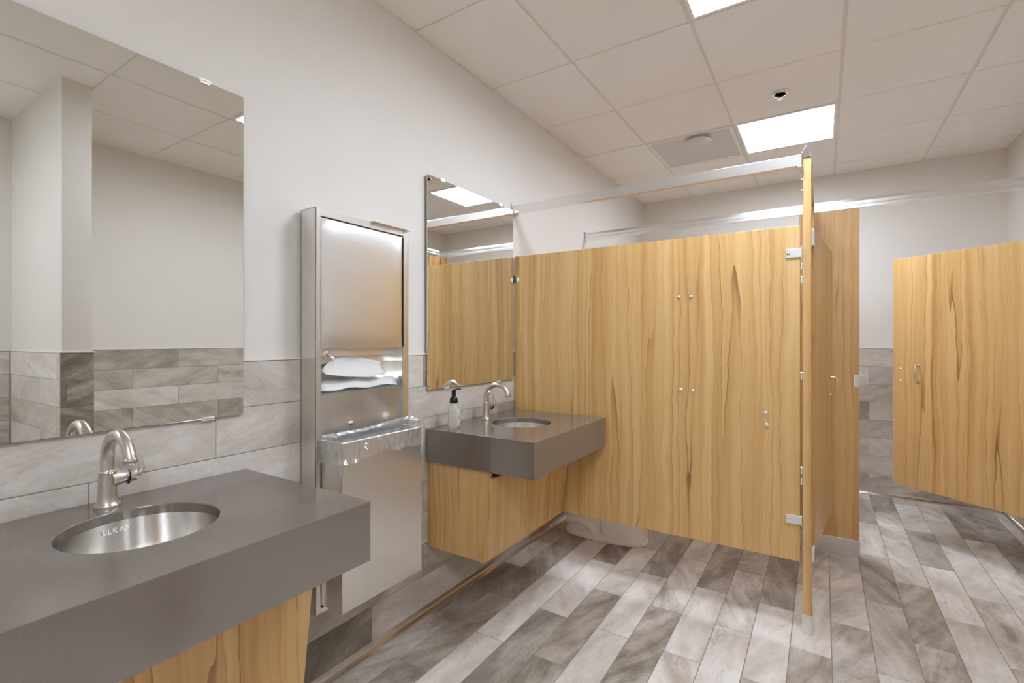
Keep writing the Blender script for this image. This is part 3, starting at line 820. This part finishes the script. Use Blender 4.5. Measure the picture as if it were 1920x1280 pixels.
for z0, z1 in ((1.76, 1.835), (.30, .37)):
    part('hinge', MB().box(P1X1, P1X1 + .006, HY - .035, HY - .002, z0, z1).cyl((P1X1 + .006, HY - .002, z0), (P1X1 + .006, HY - .002, z1), .006, 10), M['chrome'], t, bevel=.0008)

# first stall door, slightly ajar, hinged on that post
dx, dy = 1.697 - 1.616, 3.285 - 2.562
ang = math.atan2(dy, dx)
DL = sqrt(dx * dx + dy * dy)
t = thing('stall_door', 'wood-grain stall door seen almost edge-on beside the narrow post', 'door', (1.620, 2.566, PZ0), 'wood-grain stall doors', ang)
part('panel', MB().box(.004, DL, -.001, .024, 0.010, PZ1 - PZ0), M['wood'], t, bevel=.001, local=True)
def pull(parent, x, y, z, s, h=.10):
    r = .0055; d = .030 * s
    part('handle', MB().tube([(x, y, z), (x, y + d * .8, z), (x, y + d, z + .012), (x, y + d, z + h - .012), (x, y + d * .8, z + h), (x, y, z + h)], r, 10)
         .lathe([(.010, 0), (.010, .003)], (x, y, z), (0, s, 0), 14).lathe([(.010, 0), (.010, .003)], (x, y, z + h), (0, s, 0), 14), M['chrome'], parent, smooth=True, local=True)
pull(t, DL - .10, -.001, 1.012 - PZ0, -1)

# latch-side post of the first stall (behind that door), dividing panel, broad post facing the camera
YP2 = 3.490
t = thing('pilaster', 'wood latch post behind the nearly closed front stall door', 'pilaster', (1.594, 3.40, 0))
part('post', MB().box(P1X0, P1X1, 3.325, YP2 - .022, .06, P1Z - .01), M['wood'], t, bevel=.001)
shoe(t, P1X0, P1X1, 3.329, YP2 - .026, .085)
t = thing('pilaster', 'broad wood post with steel shoe standing left of the ajar door', 'pilaster', (1.685, YP2 + .016, 0))
part('post', MB().box(1.525, 1.845, YP2, YP2 + .032, .06, 2.128), M['wood'], t, bevel=.001)
shoe(t, 1.525, 1.845, YP2, YP2 + .032, .100)
kp = part('latch_keeper', MB().box(1.815, 1.848, YP2 - .005, YP2, 1.035, 1.112).box(1.824, 1.838, YP2 - .014, YP2 - .004, 1.045, 1.102), M['chrome'], t, bevel=.0015)
part('strike_plate', MB().box(1.848, 1.884, YP2 + .006, YP2 + .010, 1.045, 1.102), M['chrome'], kp)
for z in (.075, .035):
    part('bolt', MB().sphere((1.537, YP2 - .004, z + .01), .005, 10, 6), M['chrome'], t, smooth=True)
t = thing('partition_panel', 'wood-grain panel dividing the two stalls, hidden behind the front panel', 'partition', (.76, YP2 + .012, PZ0), 'wood-grain stall panels')
part('panel', MB().box(.012, 1.518, YP2 + .003, YP2 + .028, PZ0, PZ1), M['wood'], t, bevel=.001)
part('bracket', MB().box(.0095, .05, YP2 - .002, YP2 + .003, 1.68, 1.72), M['chrome'], t)
part('bracket', MB().box(.0095, .05, YP2 - .002, YP2 + .003, .48, .52), M['chrome'], t)

# post at the right wall and the ajar door of the rear stall
t = thing('pilaster', 'wood post at the right wall carrying the ajar rear stall door', 'pilaster', (2.81, YP2 + .016, 0))
part('post', MB().box(2.770, XR2 - .012, YP2, YP2 + .032, .06, 2.128), M['wood'], t, bevel=.001)
shoe(t, 2.770, XR2 - .016, YP2, YP2 + .032, .10)
for z in (.40, 1.75): part('hinge', MB().box(2.766, 2.774, YP2 - .003, YP2, z, z + .08), M['chrome'], t)
fx, fy, hx, hy = 2.067, 4.045, 2.757, 3.494
L = sqrt((fx - hx) ** 2 + (fy - hy) ** 2); ang = math.atan2(fy - hy, fx - hx)
t = thing('stall_door', 'wide wood-grain stall door standing ajar at the right edge', 'door', (hx, hy, .346), 'wood-grain stall doors', ang)
# local +y of this frame faces the camera side
part('panel', MB().box(.012, L, -.025, 0, 0, 1.525), M['wood'], t, bevel=.001, local=True)
pull(t, L - .155, 0, 1.052 - .346, 1, .105)
for z in (1.128, 1.047):
    part('bolt', MB().lathe([(.0075, 0), (.0075, .002), (.004, .005), (.001, .005)], (L - .047, 0, z - .346), (0, 1, 0), 12), M['chrome'], t, smooth=True, local=True)
part('slide_latch', MB().box(L - .06, L + .004, -.037, -.025, 1.06 - .346, 1.11 - .346), M['chrome'], t, local=True)

# headrails
def rail_prof(c, z, w=.034, h=.052):
    return [(c - w / 2, z), (c + w / 2, z), (c + w / 2, z + h * .30), (c + w / 2 - .004, z + h * .36), (c + w / 2 - .004, z + h * .68), (c, z + h), (c - w / 2 + .004, z + h * .68), (c - w / 2 + .004, z + h * .36), (c - w / 2, z + h * .30)]
def rail_x(c, z, x0, x1, h=.052): 
    pr = rail_prof(c, z, .034, h); return MB().prism([(u, v) for u, v in pr], 'x', x0, x1)
t = thing('headrail', 'slim aluminium rail from the left wall to the narrow edge-on post', 'headrail', (.8, YP - .002, 2.105), 'aluminium headrails')
part('rail', MB().prism([(YP - .018, 2.107), (YP + .016, 2.107), (YP + .016, 2.150), (YP, 2.160), (YP - .018, 2.156)], 'x', .013, P1X0 - .004), M['alu'], t, bevel=.001)
part('wall_bracket', MB().box(.0, .006, YP - .030, YP + .028, 2.090, 2.172).box(.006, .030, YP - .022, YP + .020, 2.100, 2.106), M['chrome'], t, bevel=.0015)
part('wall_bolt', MB().sphere((.008, YP - .022, 2.158), .010), M['chrome'], t, smooth=True)
part('end_bracket', MB().box(P1X0 - .020, P1X0 - .001, YP - .022, YP + .018, 2.090, 2.106).box(P1X0 - .004, P1X0, YP - .022, YP + .018, 2.070, 2.165), M['chrome'], t, bevel=.0015)
t = thing('headrail', 'short aluminium rail on top of the narrow post, its pointed end showing', 'headrail', (1.594, 2.97, P1Z), 'aluminium headrails')
part('rail', MB().prism(rail_prof(1.5935, P1Z + .001, .034, .056), 'y', P1Y0 - .003, YP2 - .020), M['alu'], t, bevel=.0008)
part('end_cap', MB().prism(rail_prof(1.5935, P1Z + .002, .031, .053), 'y', P1Y0 - .006, P1Y0 - .003), M['chrome'], t)
part('side_clip', MB().box(1.6105, 1.6145, P1Y0 - .003, P1Y0 + .06, P1Z - .035, P1Z + .008), M['chrome'], t)
t = thing('headrail', 'long aluminium rail across the room above the broad wood post', 'headrail', (1.4, YP2 + .016, 2.129), 'aluminium headrails')
part('rail', rail_x(YP2 + .016, 2.129, .010, XR2 - .002, .062), M['alu'], t, bevel=.0008)
part('wall_bracket', MB().box(.0, .006, YP2 - .012, YP2 + .044, 2.115, 2.200), M['chrome'], t, bevel=.001)

# ------------------------------------------------------------------ toilet
ty = 2.992
t = thing('toilet', 'white toilet whose base shows under the front stall panel', 'toilet', (.40, ty, 0))
def oval(x0, x1, hw, z, sq_=2.4, n=40, back=.0):
    cx, a = (x0 + x1) / 2, (x1 - x0) / 2; out = []
    for k in range(n):
        th = 2 * pi * k / n; c, s_ = cos(th), sin(th)
        p = 2 / sq_ if c > 0 else 2 / (sq_ + 1.6)
        out.append((cx + a * math.copysign(abs(c) ** p, c), ty + hw * math.copysign(abs(s_) ** p, s_), z))
    return out
part('foot', MB().rings([oval(.125, .688, .112, .0005), oval(.120, .692, .115, .008), oval(.122, .690, .113, .030), oval(.135, .684, .105, .036)]), M['china'], t, smooth=True, angle=60)
part('pedestal', MB().rings([oval(.385, .684, .106, .034, 3.2), oval(.380, .684, .106, .12, 3.2), oval(.36, .69, .115, .20, 3), oval(.31, .725, .15, .30, 2.6), oval(.25, .745, .178, .38, 2.4)]), M['china'], t, smooth=True, angle=60)
part('rear_body', MB().rings([oval(.13, .50, .072, .034, 3), oval(.13, .50, .070, .14, 3), oval(.12, .50, .085, .25, 3), oval(.10, .45, .12, .38, 3)]), M['china'], t, smooth=True, angle=60)
for s_ in (-1, 1):
    yy = ty + s_ * .074
    part('trapway', MB().tube([(.15, yy, .100), (.22, yy, .106), (.28, yy, .100), (.325, yy, .075), (.345, yy, .045), (.35, yy, .032)], [.028, .030, .030, .028, .026, .024], 14), M['china'], t, smooth=True)
    part('bolt_cap', MB().lathe([(.012, 0), (.012, .008), (.008, .014), (.001, .016)], (.295, ty + s_ * .092, .034), (0, 0, 1), 16), M['china'], t, smooth=True)
part('rim', MB().rings([oval(.25, .745, .178, .38), oval(.245, .750, .182, .392), oval(.25, .745, .178, .402)]), M['china'], t, smooth=True, angle=60)
st = part('seat', MB().rings([oval(.24, .748, .180, .4025), oval(.24, .750, .182, .418), oval(.25, .742, .174, .424)]), M['china'], t, smooth=True, angle=60)
part('lid', MB().rings([oval(.235, .746, .178, .4245), oval(.235, .748, .180, .436), oval(.25, .735, .168, .444)]), M['china'], t, smooth=True, angle=60)
tk = part('tank', MB().rings([oval(.035, .225, .20, .385, 6), oval(.025, .232, .215, .70, 6)]), M['china'], t, smooth=True, angle=50)
part('tank_lid', MB().rings([oval(.020, .240, .222, .7005, 6), oval(.020, .240, .222, .728, 6), oval(.03, .23, .212, .735, 6)]), M['china'], tk, smooth=True, angle=50)
part('flush_lever', MB().cyl((.235, ty - .15, .65), (.248, ty - .15, .65), .010, 12).tube([(.246, ty - .15, .65), (.250, ty - .09, .645)], .006, 8), M['chrome'], tk, smooth=True)
